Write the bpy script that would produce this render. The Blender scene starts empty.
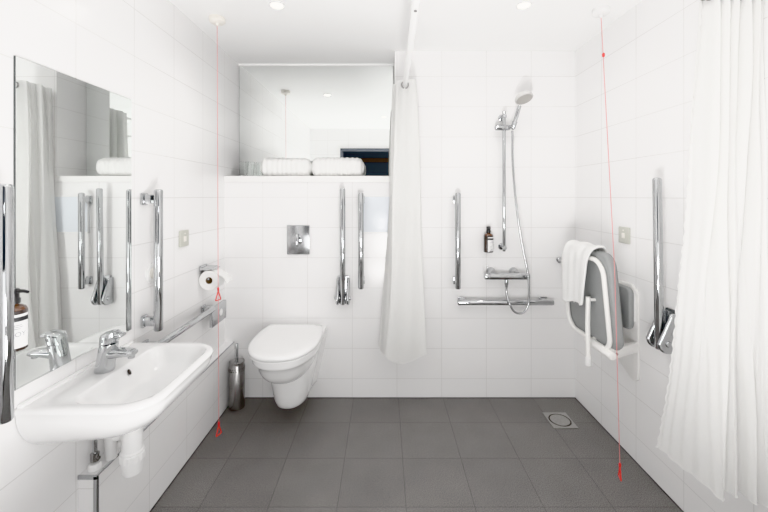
import bpy, bmesh, math, random
from mathutils import Vector, Matrix
random.seed(4)
PI = math.pi
sc = bpy.context.scene
COL = sc.collection

# ------------------------------------------------------------------ room numbers (metres)
H = 2.325            # ceiling
XL, XR = -1.068, 1.282
YB = 2.48            # back wall
YREC = 2.725         # back of the recess above the shelf
YF = 0.10            # rear wall (door side)
CAMZ = 1.353
SHZ0, SHZ1 = 1.447, 1.487
XREC = 0.072         # right end of recess

# ------------------------------------------------------------------ materials
def new_mat(name):
    m = bpy.data.materials.new(name); m.use_nodes = True
    nt = m.node_tree
    return m, nt, nt.nodes['Principled BSDF']

def noise_bump(nt, b, scale, strength, dist=0.002, detail=3):
    n = nt.nodes.new('ShaderNodeTexNoise'); n.inputs['Scale'].default_value = scale; n.inputs['Detail'].default_value = detail
    tc = nt.nodes.new('ShaderNodeTexCoord'); nt.links.new(tc.outputs['Object'], n.inputs['Vector'])
    bp = nt.nodes.new('ShaderNodeBump'); bp.inputs['Strength'].default_value = strength; bp.inputs['Distance'].default_value = dist
    nt.links.new(n.outputs['Fac'], bp.inputs['Height']); nt.links.new(bp.outputs['Normal'], b.inputs['Normal'])
    return n

def mat(name, col, rough=0.5, metal=0.0, bump=None, spec=0.5, coat=0.0, vary=0.0):
    m, nt, b = new_mat(name)
    b.inputs['Base Color'].default_value = (*col, 1); b.inputs['Roughness'].default_value = rough
    b.inputs['Metallic'].default_value = metal; b.inputs['Specular IOR Level'].default_value = spec
    b.inputs['Coat Weight'].default_value = coat; b.inputs['Coat Roughness'].default_value = 0.05
    n = None
    if bump: n = noise_bump(nt, b, *bump)
    if vary:
        if n is None:
            n = nt.nodes.new('ShaderNodeTexNoise'); n.inputs['Scale'].default_value = 30
            tc = nt.nodes.new('ShaderNodeTexCoord'); nt.links.new(tc.outputs['Object'], n.inputs['Vector'])
        r = nt.nodes.new('ShaderNodeValToRGB')
        r.color_ramp.elements[0].position = 0.3; r.color_ramp.elements[1].position = 0.7
        r.color_ramp.elements[0].color = (*[c * (1 - vary) for c in col], 1); r.color_ramp.elements[1].color = (*col, 1)
        nt.links.new(n.outputs['Fac'], r.inputs['Fac']); nt.links.new(r.outputs['Color'], b.inputs['Base Color'])
    return m

def tile_mat(name, c1, c2, cm, rough, w, h, mortar, ox, oy, oz, floor=False, speckle=False, bumpd=0.001):
    """rectangular grid of tiles laid on world position: the wall's own direction picks the running axis"""
    m, nt, b = new_mat(name); N = nt.nodes; L = nt.links
    g = N.new('ShaderNodeNewGeometry')
    sp = N.new('ShaderNodeSeparateXYZ'); L.new(g.outputs['Position'], sp.inputs[0])
    def mth(op, a, bb):
        n = N.new('ShaderNodeMath'); n.operation = op
        for i, v in enumerate((a, bb)):
            if v is None: continue
            if isinstance(v, (int, float)): n.inputs[i].default_value = v
            else: L.new(v, n.inputs[i])
        return n.outputs[0]
    if floor:
        u = mth('ADD', sp.outputs[0], 30 * w - ox); v = mth('ADD', sp.outputs[1], 30 * h - oy)
    else:
        sn = N.new('ShaderNodeSeparateXYZ'); L.new(g.outputs['True Normal'], sn.inputs[0])
        ax = mth('ABSOLUTE', sn.outputs[0], None); k = mth('GREATER_THAN', ax, 0.5); ik = mth('SUBTRACT', 1.0, k)
        ux = mth('ADD', sp.outputs[0], 30 * w - ox); uy = mth('ADD', sp.outputs[1], 30 * w - oy)
        u = mth('ADD', mth('MULTIPLY', ux, ik), mth('MULTIPLY', uy, k)); v = mth('ADD', sp.outputs[2], 30 * h - oz)
    cb = N.new('ShaderNodeCombineXYZ'); L.new(u, cb.inputs[0]); L.new(v, cb.inputs[1])
    br = N.new('ShaderNodeTexBrick'); br.offset = 0; br.squash = 1
    br.inputs['Scale'].default_value = 1; br.inputs['Brick Width'].default_value = w; br.inputs['Row Height'].default_value = h
    br.inputs['Mortar Size'].default_value = mortar; br.inputs['Mortar Smooth'].default_value = 0.2; br.inputs['Bias'].default_value = 0
    br.inputs['Color1'].default_value = (*c1, 1); br.inputs['Color2'].default_value = (*c2, 1); br.inputs['Mortar'].default_value = (*cm, 1)
    L.new(cb.outputs[0], br.inputs['Vector'])
    colout = br.outputs['Color']
    inv = mth('SUBTRACT', 1.0, br.outputs['Fac'])
    if speckle:
        n1 = N.new('ShaderNodeTexNoise'); n1.inputs['Scale'].default_value = 260; n1.inputs['Detail'].default_value = 2
        L.new(g.outputs['Position'], n1.inputs['Vector'])
        r = N.new('ShaderNodeValToRGB'); r.color_ramp.elements[0].position = 0.36; r.color_ramp.elements[1].position = 0.66
        r.color_ramp.elements[0].color = (0.62, 0.62, 0.62, 1); r.color_ramp.elements[1].color = (1.5, 1.49, 1.47, 1)
        L.new(n1.outputs['Fac'], r.inputs['Fac'])
        mx = N.new('ShaderNodeMix'); mx.data_type = 'RGBA'; mx.blend_type = 'MULTIPLY'; mx.inputs['Factor'].default_value = 1
        L.new(colout, mx.inputs['A']); L.new(r.outputs['Color'], mx.inputs['B'])
        n2 = N.new('ShaderNodeTexNoise'); n2.inputs['Scale'].default_value = 5; n2.inputs['Detail'].default_value = 4
        L.new(g.outputs['Position'], n2.inputs['Vector'])
        r2 = N.new('ShaderNodeValToRGB'); r2.color_ramp.elements[0].position = 0.3; r2.color_ramp.elements[1].position = 0.7
        r2.color_ramp.elements[0].color = (0.9, 0.9, 0.9, 1); r2.color_ramp.elements[1].color = (1.07, 1.07, 1.07, 1)
        L.new(n2.outputs['Fac'], r2.inputs['Fac'])
        mx2 = N.new('ShaderNodeMix'); mx2.data_type = 'RGBA'; mx2.blend_type = 'MULTIPLY'; mx2.inputs['Factor'].default_value = 1
        L.new(mx.outputs['Result'], mx2.inputs['A']); L.new(r2.outputs['Color'], mx2.inputs['B'])
        colout = mx2.outputs['Result']
        inv = mth('ADD', mth('MULTIPLY', inv, 1.0), mth('MULTIPLY', n1.outputs['Fac'], 0.05))
    else:
        n3 = N.new('ShaderNodeTexNoise'); n3.inputs['Scale'].default_value = 7; n3.inputs['Detail'].default_value = 1
        L.new(g.outputs['Position'], n3.inputs['Vector'])
        inv = mth('ADD', inv, mth('MULTIPLY', n3.outputs['Fac'], 0.35))
    L.new(colout, b.inputs['Base Color'])
    bp = N.new('ShaderNodeBump'); bp.inputs['Strength'].default_value = 0.6; bp.inputs['Distance'].default_value = bumpd
    L.new(inv, bp.inputs['Height']); L.new(bp.outputs['Normal'], b.inputs['Normal'])
    b.inputs['Roughness'].default_value = rough
    return m

M = {}
M['tile'] = tile_mat('white_wall_tile', (0.875, 0.87, 0.87), (0.86, 0.855, 0.855), (0.70, 0.69, 0.68), 0.16, 0.2998, 0.2025, 0.0016, 1.286, YB + 0.002, 0.129)
M['floor'] = tile_mat('dark_grey_floor_tile', (0.142, 0.138, 0.134), (0.131, 0.127, 0.124), (0.090, 0.087, 0.085), 0.6, 0.2995, 0.299, 0.0022, 0.096, 2.207, 0, floor=True, speckle=True)
M['paint'] = mat('white_paint', (0.93, 0.93, 0.925), 0.45, bump=(60, 0.03))
M['shelf'] = mat('white_shelf', (0.88, 0.875, 0.865), 0.3, bump=(40, 0.02))
M['chrome'] = mat('chrome', (0.50, 0.51, 0.52), 0.07, 1.0, bump=(25, 0.02, 0.0006))
M['chrome_soft'] = mat('satin_chrome', (0.48, 0.49, 0.50), 0.2, 1.0, bump=(120, 0.03, 0.0004))
M['steel'] = mat('brushed_steel', (0.36, 0.355, 0.35), 0.2, 1.0, bump=(160, 0.06, 0.0005), vary=0.08)
M['ceramic'] = mat('glazed_white_ceramic', (0.88, 0.88, 0.88), 0.1, coat=0.5, bump=(4, 0.02))
M['seatplastic'] = mat('white_seat_plastic', (0.88, 0.88, 0.88), 0.2, bump=(5, 0.02))
M['plastic'] = mat('white_plastic', (0.84, 0.84, 0.835), 0.3, bump=(30, 0.03))
M['cream'] = mat('cream_plastic', (0.83, 0.80, 0.74), 0.35, bump=(30, 0.03))
M['beige'] = mat('pale_grey_green_plate', (0.52, 0.52, 0.46), 0.35, bump=(30, 0.03))
M['whitetube'] = mat('white_coated_tube', (0.84, 0.83, 0.81), 0.3, bump=(40, 0.03))
M['greypad'] = mat('grey_moulded_plastic', (0.27, 0.28, 0.28), 0.5, bump=(220, 0.15, 0.0006), vary=0.08)
M['lightgrey'] = mat('light_grey_plastic', (0.60, 0.59, 0.58), 0.3, bump=(30, 0.03))
M['dark'] = mat('dark_grey_rubber', (0.05, 0.05, 0.052), 0.5, bump=(60, 0.1))
M['black'] = mat('black_plastic', (0.012, 0.012, 0.013), 0.3, bump=(60, 0.05))
M['hole'] = mat('shadowed_hole', (0.035, 0.03, 0.028), 0.7, vary=0.3)
M['amber'] = mat('amber_bottle', (0.016, 0.007, 0.004), 0.12, coat=0.6, bump=(20, 0.02))
M['ambertop'] = mat('amber_shoulder', (0.085, 0.028, 0.008), 0.12, coat=0.6, bump=(20, 0.02))
M['label'] = mat('white_paper_label', (0.80, 0.80, 0.80), 0.5, bump=(90, 0.03))
M['inkgrey'] = mat('grey_ink', (0.32, 0.32, 0.34), 0.6, vary=0.1)
M['ink'] = mat('black_ink', (0.02, 0.02, 0.022), 0.6, vary=0.1)
M['red'] = mat('red_plastic', (0.75, 0.035, 0.03), 0.4, bump=(60, 0.05))
M['redcord'] = mat('pinkish_red_cord', (0.80, 0.26, 0.26), 0.7, bump=(900, 0.3, 0.001), vary=0.2)
M['paper'] = mat('white_tissue_paper', (0.85, 0.85, 0.84), 0.9, bump=(140, 0.2))
M['card'] = mat('brown_card_tube', (0.22, 0.14, 0.085), 0.9, vary=0.2)
M['towel'] = mat('white_terry_towel', (0.86, 0.86, 0.85), 0.95, bump=(420, 0.7, 0.004, 4))
M['pane'] = mat('pale_blue_panel', (0.76, 0.80, 0.85), 0.3, coat=0.1, bump=(8, 0.02))
M['edge'] = mat('dark_mirror_edge', (0.06, 0.07, 0.07), 0.4, vary=0.2)
M['mirror'] = mat('silvered_glass', (0.92, 0.945, 0.93), 0.004, 1.0, vary=0.004)
M['showerface'] = mat('pale_grey_spray_face', (0.40, 0.385, 0.36), 0.4, bump=(300, 0.3))
M['navy'] = mat('dark_navy_wall', (0.085, 0.095, 0.115), 0.7, bump=(30, 0.1))
M['brownwood'] = mat('brown_wood', (0.10, 0.06, 0.04), 0.5, bump=(30, 0.1), vary=0.3)
M['corrfloor'] = mat('dark_carpet', (0.04, 0.038, 0.036), 0.9, bump=(200, 0.4))
M['steelgrate'] = mat('worn_steel_drain', (0.33, 0.325, 0.31), 0.34, 0.6, bump=(90, 0.1), vary=0.15)

def glass_mat():
    m, nt, b = new_mat('clear_glass')
    b.inputs['Base Color'].default_value = (0.97, 0.99, 0.98, 1); b.inputs['Roughness'].default_value = 0.02
    b.inputs['Transmission Weight'].default_value = 1; b.inputs['IOR'].default_value = 1.45
    noise_bump(nt, b, 20, 0.02)
    return m
M['glass'] = glass_mat()

def emit_mat(name, col, s):
    m, nt, b = new_mat(name)
    b.inputs['Base Color'].default_value = (*col, 1); b.inputs['Emission Color'].default_value = (*col, 1)
    n = nt.nodes.new('ShaderNodeTexNoise'); n.inputs['Scale'].default_value = 50
    r = nt.nodes.new('ShaderNodeMapRange'); r.inputs['To Min'].default_value = s * 0.9; r.inputs['To Max'].default_value = s * 1.1
    nt.links.new(n.outputs['Fac'], r.inputs['Value']); nt.links.new(r.outputs['Result'], b.inputs['Emission Strength'])
    return m
M['lamp'] = emit_mat('lit_lens', (1.0, 0.96, 0.88), 12)

def curtain_mat():
    m, nt, b = new_mat('white_curtain_fabric'); N = nt.nodes; L = nt.links
    b.inputs['Base Color'].default_value = (0.90, 0.90, 0.89, 1); b.inputs['Roughness'].default_value = 0.75
    tr = N.new('ShaderNodeBsdfTranslucent'); tr.inputs['Color'].default_value = (0.92, 0.92, 0.91, 1)
    mx = N.new('ShaderNodeMixShader'); mx.inputs[0].default_value = 0.5
    tc = N.new('ShaderNodeTexCoord')
    mp = N.new('ShaderNodeMapping'); mp.inputs['Scale'].default_value = (1, 1, 0.25)
    n1 = N.new('ShaderNodeTexNoise'); n1.inputs['Scale'].default_value = 22; n1.inputs['Detail'].default_value = 4
    L.new(tc.outputs['Object'], mp.inputs[0]); L.new(mp.outputs[0], n1.inputs['Vector'])
    n2 = N.new('ShaderNodeTexNoise'); n2.inputs['Scale'].default_value = 55; n2.inputs['Detail'].default_value = 3
    L.new(tc.outputs['Object'], n2.inputs['Vector'])
    ad = N.new('ShaderNodeMath'); ad.operation = 'ADD'; L.new(n1.outputs['Fac'], ad.inputs[0]); L.new(n2.outputs['Fac'], ad.inputs[1])
    bp = N.new('ShaderNodeBump'); bp.inputs['Strength'].default_value = 0.3; bp.inputs['Distance'].default_value = 0.006
    L.new(ad.outputs[0], bp.inputs['Height'])
    L.new(bp.outputs['Normal'], b.inputs['Normal']); L.new(bp.outputs['Normal'], tr.inputs['Normal'])
    L.new(b.outputs[0], mx.inputs[1]); L.new(tr.outputs[0], mx.inputs[2])
    L.new(mx.outputs[0], N['Material Output'].inputs[0])
    return m
M['curtain'] = curtain_mat()

# ------------------------------------------------------------------ mesh collecting helpers
class MB:
    def __init__(s): s.v = []; s.f = []
    def add(s, vs, fs):
        b = len(s.v); s.v += [Vector(p) for p in vs]; s.f += [tuple(b + i for i in f) for f in fs]; return s
    def xf(s, mtx, start=0):
        for i in range(start, len(s.v)): s.v[i] = mtx @ s.v[i]
        return s
    def box(s, lo, hi, bev=0.0, seg=2):
        bm = bmesh.new(); bmesh.ops.create_cube(bm, size=1)
        for v in bm.verts:
            v.co = Vector([(lo[i] + hi[i]) / 2 + v.co[i] * (hi[i] - lo[i]) for i in range(3)])
        if bev > 0: bmesh.ops.bevel(bm, geom=list(bm.edges), offset=bev, segments=seg, affect='EDGES', profile=0.5)
        bm.verts.index_update()
        s.add([v.co.copy() for v in bm.verts], [[v.index for v in f.verts] for f in bm.faces]); bm.free(); return s
    def loft(s, rings, cap0=True, cap1=True, closed=True):
        n = len(rings[0]); vs = [p for r in rings for p in r]; fs = []
        for k in range(len(rings) - 1):
            for i in range(n if closed else n - 1):
                j = (i + 1) % n
                fs.append((k * n + i, k * n + j, (k + 1) * n + j, (k + 1) * n + i))
        if cap0: fs.append(tuple(reversed(range(n))))
        if cap1: fs.append(tuple(range((len(rings) - 1) * n, len(rings) * n)))
        return s.add(vs, fs)
    def tube(s, pts, r, n=16, closed=False, cap=True, flat=1.0, rounded=False):
        pts = [Vector(p) for p in pts]; m = len(pts)
        rs = r if isinstance(r, (list, tuple)) else [r] * m
        if rounded and not closed:
            d0 = (pts[0] - pts[1]).normalized(); d1 = (pts[-1] - pts[-2]).normalized()
            a, b_ = rs[0], rs[-1]
            pts = [pts[0] + d0 * a * 0.5, pts[0] + d0 * a * 0.35] + pts + [pts[-1] + d1 * b_ * 0.35, pts[-1] + d1 * b_ * 0.5]
            rs = [a * 0.55, a * 0.85] + list(rs) + [b_ * 0.85, b_ * 0.55]; m = len(pts)
        ts = []
        for i in range(m):
            a = pts[(i - 1) % m] if closed or i > 0 else pts[i]
            b_ = pts[(i + 1) % m] if closed or i < m - 1 else pts[i]
            ts.append((b_ - a).normalized())
        up = Vector((0, 0, 1)) if abs(ts[0].z) < 0.9 else Vector((1, 0, 0))
        nrm = (up - ts[0] * up.dot(ts[0])).normalized(); rings = []
        for i in range(m):
            if i:
                nrm = nrm - ts[i] * nrm.dot(ts[i]); nrm.normalize()
            bn = ts[i].cross(nrm)
            rings.append([pts[i] + (nrm * math.cos(2 * PI * k / n) + bn * math.sin(2 * PI * k / n) * flat) * rs[i] for k in range(n)])
        if closed: rings.append(rings[0])
        return s.loft(rings, cap and not closed, cap and not closed)
    def lathe(s, prof, c=(0, 0, 0), n=32, mtx=None):
        """prof: (radius, height) up the z axis"""
        st = len(s.v)
        rings = [[Vector((max(r, 1e-5) * math.cos(2 * PI * k / n), max(r, 1e-5) * math.sin(2 * PI * k / n), z)) for k in range(n)] for r, z in prof]
        s.loft(rings)
        s.xf(Matrix.Translation(Vector(c)) @ (mtx if mtx else Matrix.Identity(4)), st); return s
    def prism(s, poly, axis, a, b, bev=0.0):
        """poly of 2D points extruded along axis ('x','y','z') from a to b"""
        def p3(p, t):
            return {'x': (t, p[0], p[1]), 'y': (p[0], t, p[1]), 'z': (p[0], p[1], t)}[axis]
        bm = bmesh.new()
        v0 = [bm.verts.new(p3(p, a)) for p in poly]; v1 = [bm.verts.new(p3(p, b)) for p in poly]
        n = len(poly); bm.faces.new(v0); bm.faces.new(list(reversed(v1)))
        for i in range(n): bm.faces.new((v0[i], v1[i], v1[(i + 1) % n], v0[(i + 1) % n]))
        bmesh.ops.recalc_face_normals(bm, faces=bm.faces)
        if bev > 0:
            ed = [e for e in bm.edges if len(e.link_faces) == 2 and e.calc_face_angle(0) > 1.0]
            bmesh.ops.bevel(bm, geom=ed, offset=bev, segments=2, affect='EDGES', profile=0.5)
        bm.verts.index_update()
        s.add([v.co.copy() for v in bm.verts], [[v.index for v in f.verts] for f in bm.faces]); bm.free(); return s
    def grid(s, fn, nu, nv):
        vs = [fn(i / nu, j / nv) for j in range(nv + 1) for i in range(nu + 1)]
        fs = [(j * (nu + 1) + i, j * (nu + 1) + i + 1, (j + 1) * (nu + 1) + i + 1, (j + 1) * (nu + 1) + i) for j in range(nv) for i in range(nu)]
        return s.add(vs, fs)

def rrect(x0, x1, y0, y1, r, n=6):
    r = min(r, (x1 - x0) / 2 - 1e-5, (y1 - y0) / 2 - 1e-5); out = []
    for cx, cy, a0 in ((x1 - r, y1 - r, 0), (x0 + r, y1 - r, 90), (x0 + r, y0 + r, 180), (x1 - r, y0 + r, 270)):
        for k in range(n + 1):
            a = math.radians(a0 + 90 * k / n); out.append((cx + r * math.cos(a), cy + r * math.sin(a)))
    return out

def wloc(o):
    v = Vector(o.location)
    while o.parent is not None:
        o = o.parent; v = v + Vector(o.location)
    return v

def obj(name, mb, m, parent=None, base=None, smooth=40, local=False):
    """one mesh object; mesh written in world coordinates, kept relative to its thing's base (local=True: already relative)"""
    me = bpy.data.meshes.new(name)
    off = Vector((0, 0, 0))
    if not local:
        if parent is not None: off = wloc(parent)
        elif base is not None: off = Vector(base)
    me.from_pydata([tuple(v - off) for v in mb.v], [], mb.f)
    bm = bmesh.new(); bm.from_mesh(me); bmesh.ops.recalc_face_normals(bm, faces=bm.faces); bm.to_mesh(me); bm.free()
    me.materials.append(m)
    if smooth:
        for p in me.polygons: p.use_smooth = True
        me.set_sharp_from_angle(angle=math.radians(smooth))
    o = bpy.data.objects.new(name, me); COL.objects.link(o)
    if parent is not None: o.parent = parent
    elif base is not None: o.location = base
    return o

def tag(o, label, cat, group=None, kind=None):
    o['label'] = label; o['category'] = cat
    if group: o['group'] = group
    if kind: o['kind'] = kind
    return o

def thing(name, label, cat, loc=(0, 0, 0), group=None):
    o = bpy.data.objects.new(name, None); o.empty_display_size = 0.05
    COL.objects.link(o); o.location = loc
    return tag(o, label, cat, group)

def struct(name, mb, m, parent=None, smooth=0):
    o = obj(name, mb, m, parent, smooth=smooth)
    if parent is None: o['kind'] = 'structure'
    return o

def dup(src, parent=None):
    c = src.copy(); COL.objects.link(c)
    if parent is not None: c.parent = parent
    for ch in list(src.children): dup(ch, c)
    return c

# ================================================================== THE SETTING
XO = 0.15
fl = MB().box((XL - XO, YF - 0.0, -0.1), (XR + XO, YREC + 0.15, 0)); struct('floor', fl, M['floor'])
ce = MB().box((XL - XO, YF - 0.12, H), (XR + XO, YREC + 0.15, H + 0.1)); struct('ceiling', ce, M['paint'])
struct('wall_left', MB().box((XL - XO, YF - 0.12, 0), (XL, YREC + 0.15, H)), M['tile'])
struct('wall_right', MB().box((XR, YF - 0.12, 0), (XR + XO, YREC + 0.15, H)), M['tile'])
wb = MB().box((XL, YB, 0), (XREC, YREC, SHZ0)).box((XREC, YB, 0), (XR, YREC, H)).box((XL, YREC, 0), (XR, YREC + 0.15, H))
struct('wall_back', wb, M['tile'])
# rear wall round the doorway the picture is taken from
DX0, DX1, DZ = -0.63, 0.36, 2.04
wr = MB().box((XL, YF - 0.12, 0), (DX0, YF, H)).box((DX1, YF - 0.12, 0), (XR, YF, H)).box((DX0, YF - 0.12, DZ), (DX1, YF, H))
struct('wall_rear', wr, M['tile'])
df = MB()
for x0, x1 in ((DX0, DX0 + 0.03), (DX1 - 0.03, DX1)): df.box((x0, YF - 0.13, 0), (x1, YF + 0.012, DZ), 0.003)
df.box((DX0, YF - 0.13, DZ - 0.03), (DX1, YF + 0.012, DZ), 0.003)
struct('trim_1', df, M['navy'])
cw = MB().box((-1.6, -1.9, 0), (-1.5, -0.03, 2.4)).box((1.4, -1.9, 0), (1.5, -0.03, 2.4)).box((-1.6, -2.0, 0), (1.5, -1.9, 2.4)).box((-1.6, -2.0, 2.4), (1.5, -0.03, 2.5))
struct('wall_corridor', cw, M['navy'])
struct('floor_corridor', MB().box((-1.6, -2.0, -0.1), (1.5, YF, -0.002)), M['corrfloor'])
struct('trim_2', MB().box((-0.95, -1.9, 0), (-0.80, -1.87, 2.1), 0.004).box((0.2, -1.9, 0), (0.35, -1.87, 2.1), 0.004).box((-0.8, -1.9, 2.02), (0.2, -1.87, 2.1), 0.004), M['brownwood'])

# low tiled pipe boxing along the left wall
BX, BZ, BY0 = -1.003, 0.376, 1.291
struct('wall_ledge', MB().box((XL, BY0, 0), (BX, YB, BZ), 0.002, 1), M['tile'])
tr = MB().box((XL + 0.0, BY0 - 0.003, BZ - 0.012), (BX + 0.003, BY0 + 0.003, BZ + 0.003), 0.001, 1)
tr.box((BX - 0.010, BY0 - 0.003, 0), (BX + 0.003, BY0 + 0.008, BZ), 0.001, 1)
tr.box((BX - 0.006, BY0, BZ - 0.004), (BX + 0.002, YB, BZ + 0.002), 0.001, 1)
struct('trim_3', tr, M['chrome_soft'])
sk = MB().box((XL, YREC - 0.004, H - 0.014), (XREC, YREC, H - 0.0))
struct('trim_4', sk, M['paint'])
# dark silicone joints where the floor meets the walls
jt = MB().box((BX, BY0, 0), (BX + 0.004, YB, 0.004)).box((BX, YB - 0.004, 0), (XR, YB, 0.004)).box((XR - 0.004, YF, 0), (XR, YB, 0.004)).box((XL, YF, 0), (XL + 0.004, BY0, 0.004))
struct('trim_5', jt, M['dark'])

# shelf and the mirror behind it
t = obj('wall_shelf', MB().box((XL + 0.001, YB - 0.012, SHZ0), (XREC - 0.001, YREC - 0.001, SHZ1), 0.003), M['shelf'], base=(-0.5, 2.6, SHZ0))
tag(t, 'long white shelf across the recess above the toilet', 'shelf')

t = thing('recess_mirror', 'wide frameless mirror behind the shelf, reaching up to the ceiling', 'mirror', (-0.5, YREC, SHZ1))
obj('mirror_pane', MB().box((XL + 0.006, YREC - 0.006, SHZ1 + 0.002), (XREC - 0.006, YREC - 0.005, H - 0.0155)), M['mirror'], t, smooth=0)
obj('backing', MB().box((XL + 0.004, YREC - 0.0045, SHZ1 + 0.001), (XREC - 0.004, YREC - 0.0008, H - 0.0145)), M['edge'], t, smooth=0)

MY0, MY1, MZ0, MZ1 = 1.066, 1.556, 0.792, 1.758
t = thing('basin_mirror', 'tall rectangular frameless mirror on the left wall above the basin', 'mirror', (XL, (MY0 + MY1) / 2, MZ0))
obj('mirror_pane', MB().box((XL + 0.0055, MY0 + 0.001, MZ0 + 0.001), (XL + 0.0070, MY1 - 0.001, MZ1 - 0.001)), M['mirror'], t, smooth=0)
obj('backing', MB().box((XL + 0.0006, MY0, MZ0), (XL + 0.005, MY1, MZ1)), M['edge'], t, smooth=0)

# ================================================================== TOILET
def dshape(cx, w, yb, yf, wb, n=36, e=2.3):
    """plan outline: straight back of half-width wb at yb, belly half-width w, rounded front at yf"""
    ym = yb + (yf - yb) * 0.42; out = []
    for k in range(n + 1):
        a = PI * k / n
        c, s_ = math.cos(a), math.sin(a)
        out.append((cx + w * math.copysign(abs(c) ** (2 / e), c), ym + (yf - ym) * abs(s_) ** (2 / e)))
    m = 6
    left = [(cx - (w + (wb - w) * (i / m) ** 2), ym + (yb - ym) * i / m) for i in range(1, m + 1)]
    right = [(cx + (w + (wb - w) * (i / m) ** 2), ym + (yb - ym) * i / m) for i in range(m, 0, -1)]
    return out + left + right

TX = -0.570
t = thing('wall_hung_toilet', 'white wall-hung toilet with closed lid on the back wall', 'toilet', (TX, YB, 0.10))
def ring(pl, z, tilt=0.0): return [Vector((x, y, z)) for x, y in pl]
# lid
def lidring(d, z): return ring(dshape(TX, 0.197 - d, 2.385 - d * 0.3, 1.893 + d, 0.172 - d), z)
obj('lid', MB().loft([lidring(0.006, 0.500), lidring(0.0, 0.504), lidring(0.0, 0.516), lidring(0.004, 0.522), lidring(0.014, 0.526), lidring(0.05, 0.5275), lidring(0.12, 0.528)]), M['seatplastic'], t, smooth=60)
obj('seat', MB().loft([lidring(0.008, 0.488), lidring(0.004, 0.490), lidring(0.004, 0.4975), lidring(0.010, 0.4985)]), M['seatplastic'], t, smooth=60)
def rimring(d, z, f=0.0): return ring(dshape(TX, 0.188 - d, YB - 0.001, 1.905 + f, 0.185 - d * 0.5), z)
bw = []
for d, z, f in ((0.0, 0.487, 0.0), (0.0, 0.462, 0.002), (0.001, 0.452, 0.004), (0.010, 0.446, 0.012)):
    bw.append(rimring(d, z, f))
for k in range(1, 10):
    a = k / 9 * PI / 2
    bw.append(rimring(0.022 + 0.115 * (1 - math.cos(a)), 0.444 - 0.155 * math.sin(a), 0.03 + 0.24 * (1 - math.cos(a))))
obj('bowl', MB().loft(bw), M['ceramic'], t, smooth=50)
pd = []
for z, w, yf in ((0.47, 0.170, 2.13), (0.40, 0.162, 2.13), (0.33, 0.150, 2.135), (0.26, 0.134, 2.14), (0.19, 0.118, 2.145), (0.14, 0.108, 2.150), (0.112, 0.100, 2.16), (0.102, 0.090, 2.175), (0.100, 0.08, 2.19)):
    pd.append(ring(dshape(TX, w, YB - 0.001, yf, w + 0.02), z))
obj('pedestal', MB().loft(pd), M['ceramic'], t, smooth=50)
for s in (-1, 1): obj('hinge', MB().tube([(TX + s * 0.085 - 0.02, 2.398, 0.506), (TX + s * 0.085 + 0.02, 2.398, 0.506)], 0.011), M['chrome'], t)

# flush plate
FX, FZ = -0.573, 1.060
t = thing('flush_plate', 'square chrome flush plate with small lever above the toilet', 'flush plate', (FX, YB, FZ))
obj('plate', MB().box((FX - 0.076, YB - 0.010, FZ - 0.098), (FX + 0.076, YB - 0.0005, FZ + 0.098), 0.005), M['chrome_soft'], t)
lv = MB().lathe([(0.034, 0), (0.033, 0.008), (0.026, 0.012), (0.0, 0.013)], (FX - 0.005, YB - 0.010, FZ), mtx=Matrix.Rotation(PI / 2, 4, 'X'))
obj('boss', lv, M['chrome'], t)
obj('lever', MB().tube([(FX - 0.005, YB - 0.024, FZ + 0.035), (FX - 0.005, YB - 0.030, FZ + 0.0), (FX - 0.003, YB - 0.034, FZ - 0.035)], [0.012, 0.016, 0.010], rounded=True), M['chrome'], t)

# toilet brush
BXc, BYc = -0.943, 2.37
t = thing('toilet_brush', 'steel toilet brush holder standing in the corner beside the toilet', 'toilet brush', (BXc, BYc, 0))
obj('holder', MB().lathe([(0.046, 0.001), (0.049, 0.004), (0.049, 0.27), (0.046, 0.274), (0.046, 0.29)], (BXc, BYc, 0)), M['steel'], t)
hl = MB()
for row in (0.245, 0.258):
    for k in range(20):
        a = 2 * PI * (k + (0.5 if row > 0.25 else 0)) / 20
        st = len(hl.v)
        hl.lathe([(0.0032, 0), (0.0032, 0.0015), (0.0, 0.0016)], n=8)
        hl.xf(Matrix.Translation((BXc + 0.0487 * math.cos(a), BYc + 0.0487 * math.sin(a), row)) @ Matrix.Rotation(a, 4, 'Z') @ Matrix.Rotation(PI / 2, 4, 'Y'), st)
obj('perforation', hl, M['hole'], t)
obj('cap', MB().lathe([(0.0475, 0.288), (0.048, 0.291), (0.047, 0.298), (0.02, 0.303), (0.0, 0.304)], (BXc, BYc, 0)), M['steel'], t)
obj('handle', MB().tube([(BXc, BYc, 0.30), (BXc, BYc, 0.405)], 0.0095, rounded=True), M['chrome_soft'], t)

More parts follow.
